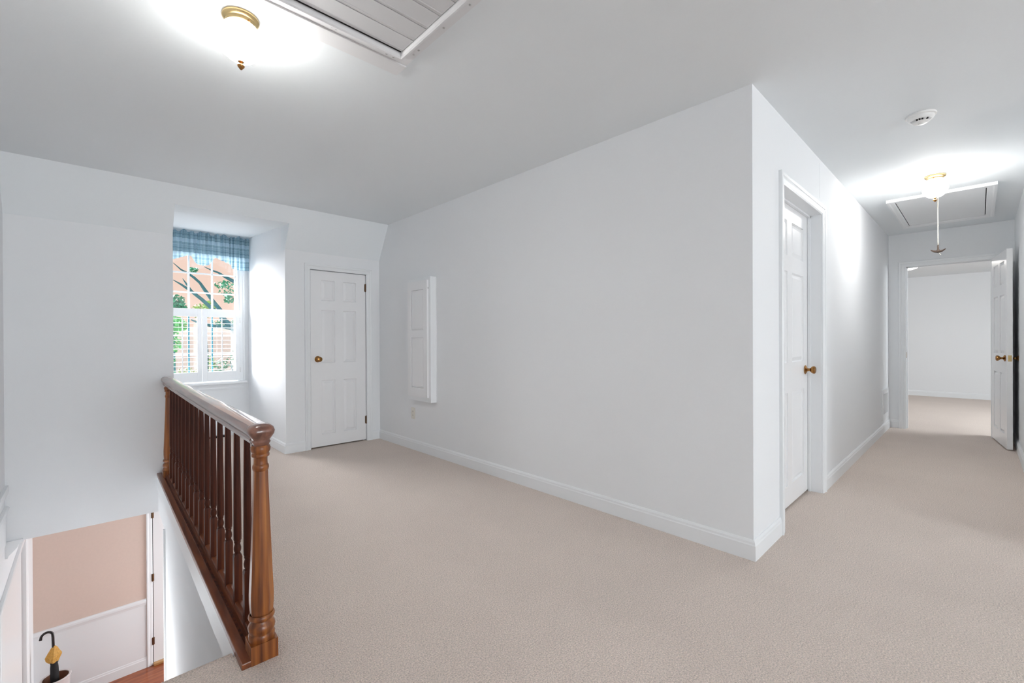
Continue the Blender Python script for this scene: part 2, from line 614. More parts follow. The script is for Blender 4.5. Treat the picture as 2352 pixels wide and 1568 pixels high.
ex.box(DX1 + 0.1, YF + 0.1, H, XE, 5.1, H + 0.12)
struct('wall_attic', ex, WALL)


# ------------------------------------------------------------------ trim builders
CASE = [(0, 0), (0, .009), (.010, .013), (.014, .013), (.030, .015), (.040, .015), (.046, .019), (.060, .021), (.066, .021), (.070, .017), (.070, 0)]


def casing(name, a0, a1, zt, wd_, fn, mat=TRIM, zb=0.0, parent=None):
    """mitred casing round an opening; fn maps (along, z, proud) to the world"""
    k = wd_ / 0.07
    rings = []
    for pa, pz, da, dz in ((a0, zb, -1, 0), (a0, zt, -1, 1), (a1, zt, 1, 1), (a1, zb, 1, 0)):
        rings.append([fn(pa + da * u * k, pz + dz * u * k, v) for u, v in CASE])
    return obj(name, MB().loft(rings), mat, parent)


BASEP = [(0, 0), (.014, 0), (.014, .074), (.011, .080), (.010, .090), (.004, .100), (0, .100)]


def baseboard(name, p, q, nrm, z=0.0, e0=0.0, e1=0.0, h=1.0):
    """skirting from p to q in plan, nrm points into the room; e0/e1 mitre the ends by that slope"""
    p, q, nv = Vector(p), Vector(q), Vector(nrm)
    d = (q - p).normalized()
    r0 = [(*(p + nv * u - d * u * e0), z + v * h) for u, v in BASEP]
    r1 = [(*(q + nv * u + d * u * e1), z + v * h) for u, v in BASEP]
    return struct(name, MB().loft([r0, r1]), TRIM)


def panel_leaf(parent, wdt, hgt, t, stile=0.11, mull=0.095, rows=((.052, .168), (.222, .525), (.624, .932))):
    """six-panel leaf in the parent's frame: x 0..w, face at y=0, z 0..h"""
    pw = (wdt - 2 * stile - mull) / 2
    cols = [(stile, stile + pw), (stile + pw + mull, wdt - stile)]
    zr = [(hgt * (1 - b), hgt * (1 - a)) for a, b in rows]
    mb = MB()
    mb.box(0, 0, 0, stile, t, hgt).box(wdt - stile, 0, 0, wdt, t, hgt)
    edges = [0] + [v for r in reversed(zr) for v in r] + [hgt]
    for i in range(0, len(edges), 2):
        mb.box(stile, 0, edges[i], wdt - stile, t, edges[i + 1])
    for a, b in zr:
        mb.box(stile + pw, 0, a, stile + pw + mull, t, b)
    leaf = obj('leaf', mb, DOORM, parent, world=False)
    for a, b in zr:
        for c, d in cols:
            pm = MB()
            s = 0.032
            o4 = [(c, a), (d, a), (d, b), (c, b)]
            i1 = [(c + .006, a + .006), (d - .006, a + .006), (d - .006, b - .006), (c + .006, b - .006)]
            i4 = [(c + s, a + s), (d - s, a + s), (d - s, b - s), (c + s, b - s)]
            pm.loft([[(x, .003, z) for x, z in i4], [(x, .0135, z) for x, z in i1], [(x, .0035, z) for x, z in o4], [(x, t - .0035, z) for x, z in o4],
                     [(x, t - .0135, z) for x, z in i1], [(x, t - .003, z) for x, z in i4]])
            obj('panel', pm, DOORM, leaf, world=False)
    return leaf


KNOB = [(0.0, 0.0), (.031, 0.0), (.032, .004), (.027, .008), (.015, .013), (.0105, .018), (.0105, .031), (.016, .035), (.022, .041), (.0265, .049), (.027, .056), (.024, .062), (.016, .0655), (0.0, .066)]


def knob(parent, x, z, y, sgn, mat=OLDBRASS):
    mb = MB().lathe([(max(r, .0005), sgn * h) for r, h in KNOB], (x, y, z), 24, 'y')
    return obj('knob', mb, mat, parent, smooth=True, world=False)


def hinge(parent, x, z, y, h=0.085, mat=HINGEM):
    mb = MB().lathe([(.001, -h / 2 - .004), (.005, -h / 2 - .003), (.006, -h / 2), (.006, h / 2), (.005, h / 2 + .003), (.001, h / 2 + .004)], (x, y, z), 10)
    mb.box(x - .012, y + .003, z - h / 2, x + .012, y + .006, z + h / 2)
    return obj('hinge', mb, mat, parent, world=False)


# ------------------------------------------------------------------ door_1: small closet door in the far wall
d1 = srt('door_1', (D1x0 + .004, YF + .008, .014))
d1['label'] = 'short white six-panel closet door with aged brass knob beside the dormer'
lw = D1x1 - D1x0 - .010
panel_leaf(d1, lw, 1.808, .035, .108, .088)
knob(d1, .068, .900, 0, -1)
for z in (1.668, .216):
    hinge(d1, lw + .002, z, -.004, .082)
jb = MB()
jb.box(D1x0 - .001, YF + .052, .0, D1x0 + .02, YF + .07, D1h).box(D1x1 - .02, YF + .052, 0, D1x1 + .001, YF + .07, D1h).box(D1x0, YF + .052, D1h - .02, D1x1, YF + .07, D1h)
obj('jamb', jb, TRIM, d1)
obj('backing', MB().box(D1x0, YF + .10, 0, D1x1, YF + .118, D1h), DARK, d1)
cs = casing('casing', D1x0 - .003, D1x1 + .003, D1h - .004, .056, lambda a, z, v: (a, YF - v, z), parent=d1)

# door_2: hall door on the left
d2 = srt('door_2', (D2x0 + .004, .857, .014))
d2['label'] = 'closed white six-panel door in the hall wall near the corner'
lw2 = D2x1 - D2x0 - .010
panel_leaf(d2, lw2, 1.958, .036, .115, .10)
knob(d2, lw2 - .075, .866, 0, -1)
jb = MB()
for x0, x1 in ((D2x0 - .001, D2x0 + .003), (D2x1 - .003, D2x1 + .001)):
    jb.box(x0, YH + .0, 0, x1, YH + .13, D2h)
jb.box(D2x0, YH, D2h - .004, D2x1, YH + .13, D2h + .001)
jb.box(D2x1 - .016, .840, 0, D2x1, .8555, D2h).box(D2x0, .840, 0, D2x0 + .016, .8555, D2h).box(D2x0, .840, D2h - .016, D2x1, .8555, D2h)
obj('jamb', jb, TRIM, d2)
obj('backing', MB().box(D2x0, YH + .118, 0, D2x1, YH + .129, D2h), DARK, d2)
casing('casing', D2x0 - .004, D2x1 + .004, D2h - .006, .066, lambda a, z, v: (a, YH - v, z), parent=d2)

# door_3: far doorway with its door standing open into the hall
d3 = srt('door_3', (XE, D3y0, 0))
d3['label'] = 'white six-panel door standing open into the hall at the far doorway'
jb = MB()
jb.box(XE - .001, D3y1 - .003, 0, XE + .121, D3y1 + .001, D3h).box(XE - .001, D3y0 - .001, 0, XE + .121, D3y0 + .003, D3h).box(XE - .001, D3y0, D3h - .003, XE + .121, D3y1, D3h + .001)
jb.box(XE + .045, D3y1 - .014, 0, XE + .08, D3y1, D3h).box(XE + .045, D3y0, D3h - .014, XE + .08, D3y1, D3h)
obj('jamb', jb, TRIM, d3)
casing('casing', D3y0 - .004, D3y1 + .004, D3h - .004, .062, lambda a, z, v: (XE - v, a, z), parent=d3)
obj('strike_plate', MB().box(XE + .012, D3y1 - .0045, .86, XE + .036, D3y1 - .003, .93), OLDBRASS, d3)
d3b = srt('door_4', (XE - .02, D3y0 - .002, .014), math.pi + math.atan2(.091, .716))
d3b['label'] = 'open white six-panel door leaf with brass knobs by the right hall wall'
panel_leaf(d3b, .715, 1.95, .040, .105, .095)
knob(d3b, .715 - .068, .885, 0, -1)
knob(d3b, .715 - .068, .885, .040, 1)
obj('latch_plate', MB().box(.7148, .008, .855, .7165, .033, .915), BRASS, d3b, world=False)
obj('latch', MB().box(.716, .015, .876, .724, .026, .894), BRASS, d3b, world=False)
for z in (.2, 1.0, 1.76):
    hinge(d3b, .0, z, .046, .085)

# door_5: door on the foyer's far wall, door_6: front door with sidelight on the foyer's left wall
d5 = srt('door_5', (.563, YFOY - .012, Z0 + .03))
d5['label'] = 'white flush door on the foyer far wall with dark hinges'
obj('leaf', MB().box(.563, YFOY - .012, Z0 + .03, 1.32, YFOY - .002, Z0 + 2.05), DOORM, d5)
for z in (.255, 1.01, 1.76):
    hinge(d5, -.004, z, -.006, .085)
obj('seam', MB().box(.557, YFOY - .006, Z0 + .02, .563, YFOY - .001, Z0 + 2.06), DARK, d5)
casing('casing', .557, 1.325, Z0 + 2.06, .056, lambda a, z, v: (a, YFOY - v, z), zb=Z0, parent=d5)
obj('threshold', MB().box(.557, YFOY - .055, Z0, 1.325, YFOY - .001, Z0 + .028), WOODT, d5, bevel=.006)
d6 = srt('door_6', (XW - .05, 4.56, Z0 + .02))
d6['label'] = 'white front door with a narrow bright sidelight on the foyer left wall'
obj('leaf', MB().box(XW - .06, 4.58, Z0 + .02, XW - .02, FD1 - .01, FDT - .005), DOORM, d6)
obj('mullion', MB().box(XW - .09, 4.50, Z0, XW - .005, 4.575, FDT), TRIM, d6)
sf = MB()
sf.box(XW - .09, FD0, Z0, XW - .02, FD0 + .03, FDT).box(XW - .09, 4.46, Z0, XW - .02, 4.50, FDT).box(XW - .09, FD0, Z0, XW - .02, 4.5, Z0 + .3).box(XW - .09, FD0, FDT - .03, XW - .02, 4.5, FDT)
obj('sidelight_frame', sf, TRIM, d6)
obj('pane', MB().box(XW - .06, FD0 + .03, Z0 + .3, XW - .055, 4.46, FDT - .03), GLASS, d6)
casing('casing', FD0, FD1, FDT, .075, lambda a, z, v: (XW + v, a, z), zb=Z0, parent=d6)

# ------------------------------------------------------------------ skirting and other trim
baseboard('baseboard_right', (XL, YH), (XL, YF), (-1, 0), e0=1)
baseboard('baseboard_hall', (XL, YH), (D2x0 - .070, YH), (0, -1), e0=1)
baseboard('baseboard_hall_end', (D2x1 + .070, YH), (XE, YH), (0, -1))
baseboard('baseboard_end', (XE, D3y1 + .066), (XE, YH), (-1, 0))
baseboard('baseboard_far', (DX1, YF), (D1x0 - .059, YF), (0, -1), e0=1)
baseboard('baseboard_far_corner', (D1x1 + .059, YF), (XL, YF), (0, -1))
baseboard('baseboard_dormer', (DX1, YF), (DX1, YWIN), (-1, 0), e0=1)
baseboard('baseboard_back', (P1, YR), (XE, YR), (0, 1))
baseboard('baseboard_far_room', (11.55, -3.0), (11.55, 2.6), (-1, 0))
baseboard('baseboard_foyer', (XW, YFOY), (.50, YFOY), (0, -1), z=Z0, h=1.3)
# apron board under the railing and along the stairwell's left wall
ap = MB()
for za, zb, o in ((-.105, -.001, .010),):
    ap.prism([(xs(1.60) - o, 1.60), (xs(1.60) + .002, 1.60), (xs(YF) + .002, YF), (xs(YF) - o, YF)], lambda x, y: (x, y, za), lambda x, y: (x, y, zb))
struct('trim_1', ap, TRIM)
tl = MB()
tl.prism([(0, .105), (.018, .105), (.020, .098), (.020, .060), (.014, .052), (0, .050)], lambda x, z: (XW + x, 1.0, z), lambda x, z: (XW + x, YF, z))
struct('trim_2', tl, TRIM)
tl = MB()
tl.prism([(0, -.035), (.016, -.040), (.022, -.052), (.020, -.062), (.008, -.075), (.006, -.30), (0, -.30)], lambda x, z: (XW + x, 1.0, z), lambda x, z: (XW + x, YF, z))
struct('trim_3', tl, TRIM)
# crown profile showing at the foyer ceiling edge
tl = MB()
tl.prism([(0, -.285), (0, -.40), (.012, -.40), (.016, -.385), (.05, -.345), (.058, -.335), (.062, -.318), (.085, -.300), (.085, -.285)],
         lambda x, z: (XW + x, YF - .02, z), lambda x, z: (XW + x, YF + .12, z))
struct('trim_4', tl, TRIM)
# chair rail and wainscot on the foyer's far wall
struct('trim_5', MB().prism([(0, -2.0), (.010, -2.0), (.014, -1.985), (.022, -1.965), (.022, -1.945), (.012, -1.932), (0, -1.928)],
                            lambda y, z: (XW, YFOY - y, z), lambda y, z: (.497, YFOY - y, z)), TRIM)
struct('trim_6', MB().box(XW, YFOY - .006, Z0, .497, YFOY, -1.99), TRIM)
# corner bead where the stair wall ends
struct('trim_8', MB().box(xs(YO) - .012, YO - .003, Z0, xs(YO) + .10, YO + .02, ZL + .01), TRIM)
# drywall tape joint above the hall door
struct('trim_9', MB().box(3.752, YH - .0012, 2.09, 3.756, YH, 2.34), WALL)

# ------------------------------------------------------------------ window
win = srt('window_1', (.94, YWIN, WZ0))
win['label'] = 'white nine-light dormer window behind the blue valance'
jf = MB()
jf.box(WX0, YWIN, WZ0, WX0 + .016, YWIN + .13, WZ1).box(WX1 - .016, YWIN, WZ0, WX1, YWIN + .13, WZ1).box(WX0, YWIN, WZ1 - .016, WX1, YWIN + .13, WZ1).box(WX0, YWIN + .03, WZ0, WX1, YWIN + .13, WZ0 + .016)
obj('jamb', jf, TRIM, win)
SX = (.615, .836, 1.057, 1.279)
for nm, y, zs, zt, zb in (('upper_sash', YWIN + .055, (1.437, 1.654, 1.872, 2.089), 2.109, 1.395), ('lower_sash', YWIN + .085, (.70, .950, 1.17, 1.395), 1.437, .656)):
    f = MB()
    f.box(WX0 + .016, y, zb, SX[0], y + .03, zt).box(SX[3], y, zb, WX1 - .016, y + .03, zt)
    f.box(SX[0], y, zb, SX[3], y + .03, zs[0]).box(SX[0], y, zs[3], SX[3], y + .03, zt)
    so = obj(nm, f, TRIM, win)
    for xx in SX[1:3]:
        obj('muntin', MB().box(xx - .008, y + .004, zs[0], xx + .008, y + .026, zs[3]), TRIM if nm == 'upper_sash' else BACKLITM, so)
    for zz in zs[1:3]:
        obj('muntin', MB().box(SX[0], y + .006, zz - .008, SX[3], y + .024, zz + .008), TRIM, so)
    for i in range(3):
        for j in range(3):
            obj('pane', MB().box(SX[i], y + .014, zs[j], SX[i + 1], y + .017, zs[j + 1]), GLASS, so)
cw = MB()
cw.loft([[(WX1 + .004 + u * .8, YWIN - v, WZ0) for u, v in CASE], [(WX1 + .004 + u * .8, YWIN - v, WZ1 + u * .8) for u, v in CASE],
         [(WX0 - .004 - u * .55, YWIN - v, WZ1 + u * .8) for u, v in CASE], [(WX0 - .004 - u * .55, YWIN - v, WZ0) for u, v in CASE]])
obj('casing', cw, TRIM, win)
obj('sill', MB().box(DX0 + .002, YWIN - .055, WZ0 - .030, 1.385, YWIN + .03, WZ0 - .003), TRIM, win, bevel=.006)
am = MB().prism([(0, .545), (.010, .545), (.013, .560), (.010, .575), (.016, .590), (.012, .6099), (0, .6099)], lambda y, z: (DX0 + .012, YWIN - y, z), lambda y, z: (1.352, YWIN - y, z))
obj('apron', am, TRIM, win)


def shutter(x0, x1, side, label):
    zb, zt = .648, 1.468
    y0, y1 = YWIN - .030, YWIN - .004
    s = thing('window_shutter', ((x0 + x1) / 2, YWIN - .017, zb), label, 'shutter', 'half-height shutters on the dormer window')
    a0 = x0 + (.045 if side < 0 else .048); a1 = x1 - (.043 if side < 0 else .046)
    lz0, lz1 = zb + .108, zt - .090
    f = MB().box(x0, y0, zb, a0, y1, zt).box(a1, y0, zb, x1, y1, zt).box(a0, y0, zb, a1, y1, lz0).box(a0, y0, lz1, a1, y1, zt)
    obj('frame', f, TRIM, s, bevel=.002)
    n = 13
    for i in range(n):
        z = lz0 + (lz1 - lz0) * (i + .5) / n
        prof = [(-.020, z - .0012), (-.010, z + .0022), (.0, z + .0030), (.010, z + .0022), (.020, z - .0012), (.010, z - .0028), (0, z - .0034), (-.010, z - .0028)]
        obj('louver', MB().prism(prof, lambda y, q: (a0 - .002, YWIN - .017 + y, q), lambda y, q: (a1 + .002, YWIN - .017 + y, q)), TRIM, s)
    xm = (a0 + a1) / 2
    obj('tilt_rod', MB().box(xm - .005, y0 - .018, lz0 + .01, xm + .005, y0 - .008, lz1 - .01), TRIM, s)
    xh = x0 if side < 0 else x1
    for z in (zb + .12, zt - .12):
        obj('hinge', MB().box(xh - .004, y0 - .004, z - .03, xh + .004, y0 + .002, z + .03), STEELM, s)
    return s


shutter(WX0 + .002, .9405, -1, 'white louvred half shutter on the window side nearer the railing post')
shutter(.9435, WX1 + .006, 1, 'white louvred half shutter on the window side nearer the closet door')

# valance: gathered blue plaid curtain on a rod
va = thing('valance', (.97, YWIN - .09, 2.25), 'blue plaid gathered valance with scalloped hem over the dormer window', 'curtain')
obj('curtain_rod', MB().tube([(DX0 + .002, YWIN - .066, 2.245), (DX1 - .002, YWIN - .066, 2.245)], .008, 10), PLASTIC, va, smooth=True)
NX, NZ = 260, 26
vx0, vx1 = DX0 + .006, DX1 - .010


def hem(x):
    d = abs(x - .944)
    pts = [(0, 1.945), (.05, 1.955), (.085, 1.99), (.108, 2.04), (.13, 2.046), (.20, 2.012), (.268, 1.985), (.285, 1.945), (.33, 1.930), (.5, 1.930)]
    for (a, za), (b, zb) in zip(pts, pts[1:]):
        if a <= d <= b:
            return za + (zb - za) * (d - a) / (b - a)
    return 1.93


random.seed(3)
ph = [random.uniform(0, 6.28) for _ in range(8)]


def fold(x, t):
    """t 0 at the hem, 1 at the top"""
    g = math.sin(x * 150 + ph[0] + 1.5 * math.sin(x * 23 + ph[1])) * .016
    g2 = math.sin(x * 260 + ph[2] + 2 * math.sin(x * 31)) * .010
    wv = math.sin(x * 47 + ph[3]) * .008
    k = max(0, 1 - abs(t - .80) / .18)
    return g * (.6 + .3 * t) + g2 * t * (1 - .5 * k) + wv * (1 - t) - .012 * (1 - t)


mb = MB(); uvs = []
for i in range(NX + 1):
    x = vx0 + (vx1 - vx0) * i / NX
    zt = 2.305 + .008 * math.sin(x * 37 + ph[4]) + .010 * math.sin(x * 83 + ph[5])
    zh = hem(x)
    for j in range(NZ + 1):
        t = j / NZ
        z = zh + (zt - zh) * t
        tt = (z - 1.93) / .375
        y = YWIN - .095 - fold(x, tt)
        if tt > .9:
            y -= (tt - .9) * .12 * math.sin(x * 60 + ph[6])
        mb.v.append((x + .006 * math.sin(x * 90) * (1 - tt), y, z))
        uvs.append((x * 1.3, z))
for i in range(NX):
    for j in range(NZ):
        a = i * (NZ + 1) + j
        mb.f.append((a, a + NZ + 1, a + NZ + 2, a + 1))
cl = obj('cloth', mb, PLAID, va, smooth=True, angle=180)
ul = cl.data.uv_layers.new(name='UVMap')
for lp in cl.data.loops:
    ul.data[lp.index].uv = uvs[lp.vertex_index]

# baseboard heater under the window
bh = thing('baseboard_heater', (.93, YWIN - .03, 0), 'low white baseboard heater under the dormer window behind the balusters', 'heater')
obj('cover', MB().prism([(0, .01), (.055, .03), (.060, .06), (.060, .15), (.045, .185), (0, .195)], lambda y, z: (.56, YWIN - y, z), lambda y, z: (1.19, YWIN - y, z)), TRIM, bh)
for z in (.045, .075, .105, .135):
    obj('slat', MB().box(.58, YWIN - .066, z, 1.17, YWIN - .061, z + .012), TRIM, bh)
obj('foot', MB().box(.56, YWIN - .05, 0, 1.19, YWIN, .012), DARK, bh)

# ------------------------------------------------------------------ railing (local frame: y runs along the rail)
rg = thing('stair_railing', (RX, RY, 0), 'dark red-brown wooden railing with turned balusters and newel posts at the stairwell', 'railing', rz=ANG)
LEN = 4.53 - RY
EPS = YF - RY - .004
# base rail
b = MB()
b.box(-.070, -.040, -.004, -.037, EPS, .020)
obj('base_strip', b, WOODS, rg, world=False, bevel=.003)
b = MB().box(-.037, .042, -.002, .034, EPS, .012)
obj('base_rail', b, WOODB, rg, world=False)
b = MB().prism([(-.026, .012), (.026, .012), (.021, .030), (-.021, .030)], lambda x, z: (x, .03, z), lambda x, z: (x, EPS, z))
obj('shoe_rail', b, WOODS, rg, world=False)
# handrail with its moulded cap end over the newel
RP = [(-.022, .738), (.022, .738), (.025, .746), (.027, .752), (.025, .758), (.031, .767), (.037, .777), (.038, .788), (.035, .797), (.029, .8045), (.018, .8088), (0, .8102),
      (-.018, .8088), (-.029, .8045), (-.035, .797), (-.038, .788), (-.037, .777), (-.031, .767), (-.025, .758), (-.027, .752), (-.025, .746)]
hr = MB().loft([[(x, y, z) for x, z in RP] for y in (.032, .9, 1.8, EPS)])
obj('handrail', hr, WOODR, rg, smooth=True, world=False, angle=28)
# cap block: the rail profile returned round the near end
cp = MB()
rings = []
for x, z in [(.024, .736), (.026, .744), (.030, .750), (.027, .757), (.033, .767), (.040, .778), (.042, .789), (.038, .801), (.028, .809), (.012, .8125), (.001, .813)]:
    ring = []
    for j in range(32):
        a = 2 * math.pi * j / 32
        e = 0.55
        cx = math.copysign(abs(math.cos(a)) ** e, math.cos(a)); cy = math.copysign(abs(math.sin(a)) ** e, math.sin(a))
        ring.append((x * cx, x * cy, z))
    rings.append(ring)
cp.loft(rings)
obj('rail_cap', cp, WOODR, rg, smooth=True, world=False)


def newel(y):
    n = MB().box(-.042, y - .042, -.004, .042, y + .042, .064)
    n.lathe([(.040, .060), (.0405, .065), (.041, .072), (.0415, .080), (.0395, .085), (.038, .087), (.0385, .091), (.041, .097), (.0425, .104), (.0415, .113), (.037, .121), (.0335, .127), (.033, .131), (.036, .133),
             (.0395, .136), (.0415, .141), (.0415, .146), (.039, .151), (.0365, .153)], (0, y, 0), 28, cap=False)
    n.lathe([(.0355, .151), (.0372, .168), (.0387, .19), (.0388, .22), (.0365, .27), (.0325, .37), (.0285, .48), (.025, .58), (.0228, .650)], (0, y, 0), 8, cap=False, phase=.5)
    n.lathe([(.0225, .648), (.0245, .652), (.0258, .658), (.0258, .664), (.0242, .670), (.022, .672), (.0215, .680), (.0215, .694), (.0235, .697), (.0275, .699), (.0285, .703), (.0275, .708), (.0255, .710),
             (.0275, .713), (.0305, .718), (.0315, .728), (.0295, .734), (.027, .738)], (0, y, 0), 28, cap=False)
    return obj('newel_post', n, WOODN, rg, smooth=True, world=False)


newel(0.0)
newel(LEN)


def square(s, z, y):
    return [(-s, y - s, z), (s, y - s, z), (s, y + s, z), (-s, y + s, z)]


bal = MB()
hw = .0145
bal.loft([square(hw, .028, 0), square(hw, .218, 0), square(hw * .82, .228, 0)])
bal.lathe([(.0115, .226), (.0105, .230), (.0098, .234), (.0125, .240), (.0138, .247), (.0135, .255), (.0112, .264), (.0098, .270), (.0118, .274), (.0125, .278), (.0112, .282)], seg=16, cap=False)
bal.lathe([(.0108, .280), (.0148, .286), (.0150, .30), (.0145, .40), (.0132, .55), (.0118, .68), (.0108, .742)], seg=8, cap=False, phase=.5)
b0 = None
ys = [1.935 - RY + .1730 * i for i in range(15)]
for y in ys:
    if b0 is None:
        b0 = obj('baluster', bal, WOODB, rg, smooth=True, world=False)
        o = b0
    else:
        o = b0.copy(); C.objects.link(o)
    o.location = (0, y, 0)
ends = [.041] + [v for y in ys for v in (y - hw, y + hw)] + [LEN - .041]
fi = None
for i in range(0, len(ends), 2):
    a, c = ends[i] + .0005, ends[i + 1] - .0005
    f = MB().prism([(-.0135, .030), (.0135, .030), (.0125, .038), (0, .041), (-.0125, .038)], lambda x, z: (x, a, z), lambda x, z: (x, c, z))
    obj('fillet', f, WOODS, rg, world=False)

# ------------------------------------------------------------------ ceiling lights
GZ = H - .092


def ceiling_light(x, y, label, glass):
    t = thing('ceiling_light', (x, y, H), label, 'ceiling light', 'opal globe ceiling lights')
    t.empty_display_size = .05
    cn = MB().lathe([(.001, H), (.060, H), (.0635, H - .003), (.0640, H - .009), (.060, H - .014), (.054, H - .0175), (.052, H - .019), (.050, H - .024), (.046, H - .029), (.001, H - .029)], (x, y, 0), 36)
    cp_ = obj('canopy', cn, BRASS, t, smooth=True, angle=40)
    for k in range(3):
        a = k * 2.094 + .9
        obj('thumb_screw', MB().lathe([(.0005, 0), (.004, .001), (.004, .006), (.0005, .007)], (x + .049 * math.cos(a), y + .049 * math.sin(a), H - .030), 10), OLDBRASS, cp_, smooth=True)
    prof = [(.043, H - .027)]
    for k in range(1, 17):
        a = math.pi * (.20 + .80 * k / 16)
        prof.append((max(.0775 * math.sin(a), .001), GZ + .080 * math.cos(a)))
    obj('globe', MB().lathe(prof, (x, y, 0), 40), glass, t, smooth=True, angle=180)
    zb = GZ - .080
    obj('finial', MB().lathe([(.001, zb + .002), (.011, zb + .001), (.012, zb - .001), (.006, zb - .004), (.004, zb - .007), (.010, zb - .010), (.013, zb - .015), (.012, zb - .020), (.007, zb - .026), (.003, zb - .031), (.0005, zb - .032)],
                             (x, y, 0), 20), OLDBRASS, t, smooth=True)
    return t


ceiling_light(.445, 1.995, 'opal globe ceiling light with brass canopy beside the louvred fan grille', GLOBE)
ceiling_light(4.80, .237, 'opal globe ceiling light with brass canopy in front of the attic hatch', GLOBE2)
fl_ = thing('ceiling_light', (9.55, .81, 2.27), 'glowing flush bowl ceiling light in the far room beyond the open door', 'ceiling light')
obj('canopy', MB().lathe([(.001, 2.27), (.17, 2.27), (.175, 2.262), (.168, 2.255), (.001, 2.255)], (9.55, .81, 0), 32), BRASS, fl_, smooth=True)
obj('bowl', MB().lathe([(.001, 2.256), (.165, 2.256), (.158, 2.24), (.13, 2.215), (.08, 2.198), (.001, 2.192)], (9.55, .81, 0), 32), BOWL, fl_, smooth=True, angle=180)

# ------------------------------------------------------------------ smoke detector
sx, sy = 3.435, .228
sd = thing('smoke_detector', (sx, sy, H), 'round white smoke detector on the ceiling before the hall light', 'smoke detector')
obj('base', MB().lathe([(.001, H), (.0665, H), (.0675, H - .004), (.066, H - .010), (.062, H - .012), (.001, H - .012)], (sx, sy, 0), 40), PLASTIC, sd, smooth=True)
obj('cover', MB().lathe([(.058, H - .011), (.058, H - .020), (.054, H - .027), (.044, H - .036), (.038, H - .039), (.036, H - .043), (.030, H - .047), (.015, H - .049), (.001, H - .049)], (sx, sy, 0), 40), PLASTIC, sd, smooth=True)
for k in range(10):
    a0, a1 = math.radians(112 + k * 15), math.radians(112 + k * 15 + 10)
    r0 = []
    for a in (a0, (a0 + a1) / 2, a1):
        r0.append([(sx + .0465 * math.cos(a), sy + .0465 * math.sin(a), H - .0330), (sx + .0385 * math.cos(a), sy + .0385 * math.sin(a), H - .0400),
                   (sx + .041 * math.cos(a), sy + .041 * math.sin(a), H - .0415), (sx + .0485 * math.cos(a), sy + .0485 * math.sin(a), H - .0345)])
    obj('vent', MB().loft(r0), DARK if k in (3, 4, 5, 7) else SLATM, sd)
obj('test_button', MB().lathe([(.012, H - .047), (.012, H - .051), (.010, H - .053), (.001, H - .0535)], (sx, sy, 0), 20), PLASTIC, sd, smooth=True)

# ------------------------------------------------------------------ attic hatch and its pull cord
hx0, hx1, hy0, hy1 = 5.335, 6.735, -.105, .592
ix0, ix1, iy0, iy1 = 5.435, 6.660, -.045, .540
ah = thing('attic_hatch', ((hx0 + hx1) / 2, (hy0 + hy1) / 2, H), 'white framed attic hatch panel in the hall ceiling', 'hatch')
rings = []
for cx, cy, dx, dy in ((ix0, iy0, -1, -1), (ix1, iy0, 1, -1), (ix1, iy1, 1, 1), (ix0, iy1, -1, 1), (ix0, iy0, -1, -1)):
    ring = []
    for u, v in [(0, 0), (0, .014), (.08, .016), (.16, .020), (.55, .022), (.75, .026), (1, .026), (1, 0)]:
        wx = (ix0 - hx0) if dx < 0 else (hx1 - ix1)
        wy = (iy0 - hy0) if dy < 0 else (hy1 - iy1)
        ring.append((cx + dx * u * wx, cy + dy * u * wy, H - v))
    rings.append(ring)
obj('casing', MB().loft(rings, cap=False), TRIM, ah)
obj('backing', MB().box(ix0, iy0, H - .004, ix1, iy1, H - .0005), DARK, ah)
obj('hatch_panel', MB().box(ix0 + .010, iy0 + .006, H - .012, ix1 - .008, iy1 - .005, H - .005), TRIM, ah, bevel=.002)
cx_, cy_ = 5.475, .252
pc = thing('pull_cord', (cx_, cy_, 1.86), 'cream attic pull cord with dark T-shaped handle hanging behind the hall globe', 'pull cord')
obj('cord', MB().tube([(cx_, cy_, H - .011), (cx_ + .001, cy_ + .001, 2.2), (cx_, cy_, 1.92)], .0038, 8), CORD, pc, smooth=True)
obj('bead', MB().lathe([(.0005, .006), (.006, .003), (.006, -.003), (.0005, -.006)], (cx_, cy_, 2.095), 10), CORD, pc, smooth=True)
hd = MB()
hd.lathe([(.005, 1.925), (.0065, 1.92), (.0065, 1.89), (.010, 1.878), (.012, 1.870)], (cx_, cy_, 0), 14)
hd.loft([[(cx_ + r * math.cos(2 * math.pi * j / 12), cy_ + q, z + r * .8 * math.sin(2 * math.pi * j / 12)) for j in range(12)]
         for q, z, r in [(-.050, 1.888, .002), (-.045, 1.883, .0065), (-.028, 1.872, .011), (0, 1.866, .014), (.028, 1.872, .011), (.045, 1.883, .0065), (.050, 1.888, .002)]])
obj('handle', hd, BRONZE, pc, smooth=True)
obj('cord_tail', MB().tube([(cx_, cy_ - .002, 1.862), (cx_, cy_ - .010, 1.850), (cx_, cy_ - .017, 1.838)], .0024, 6), CORD, pc, smooth=True)

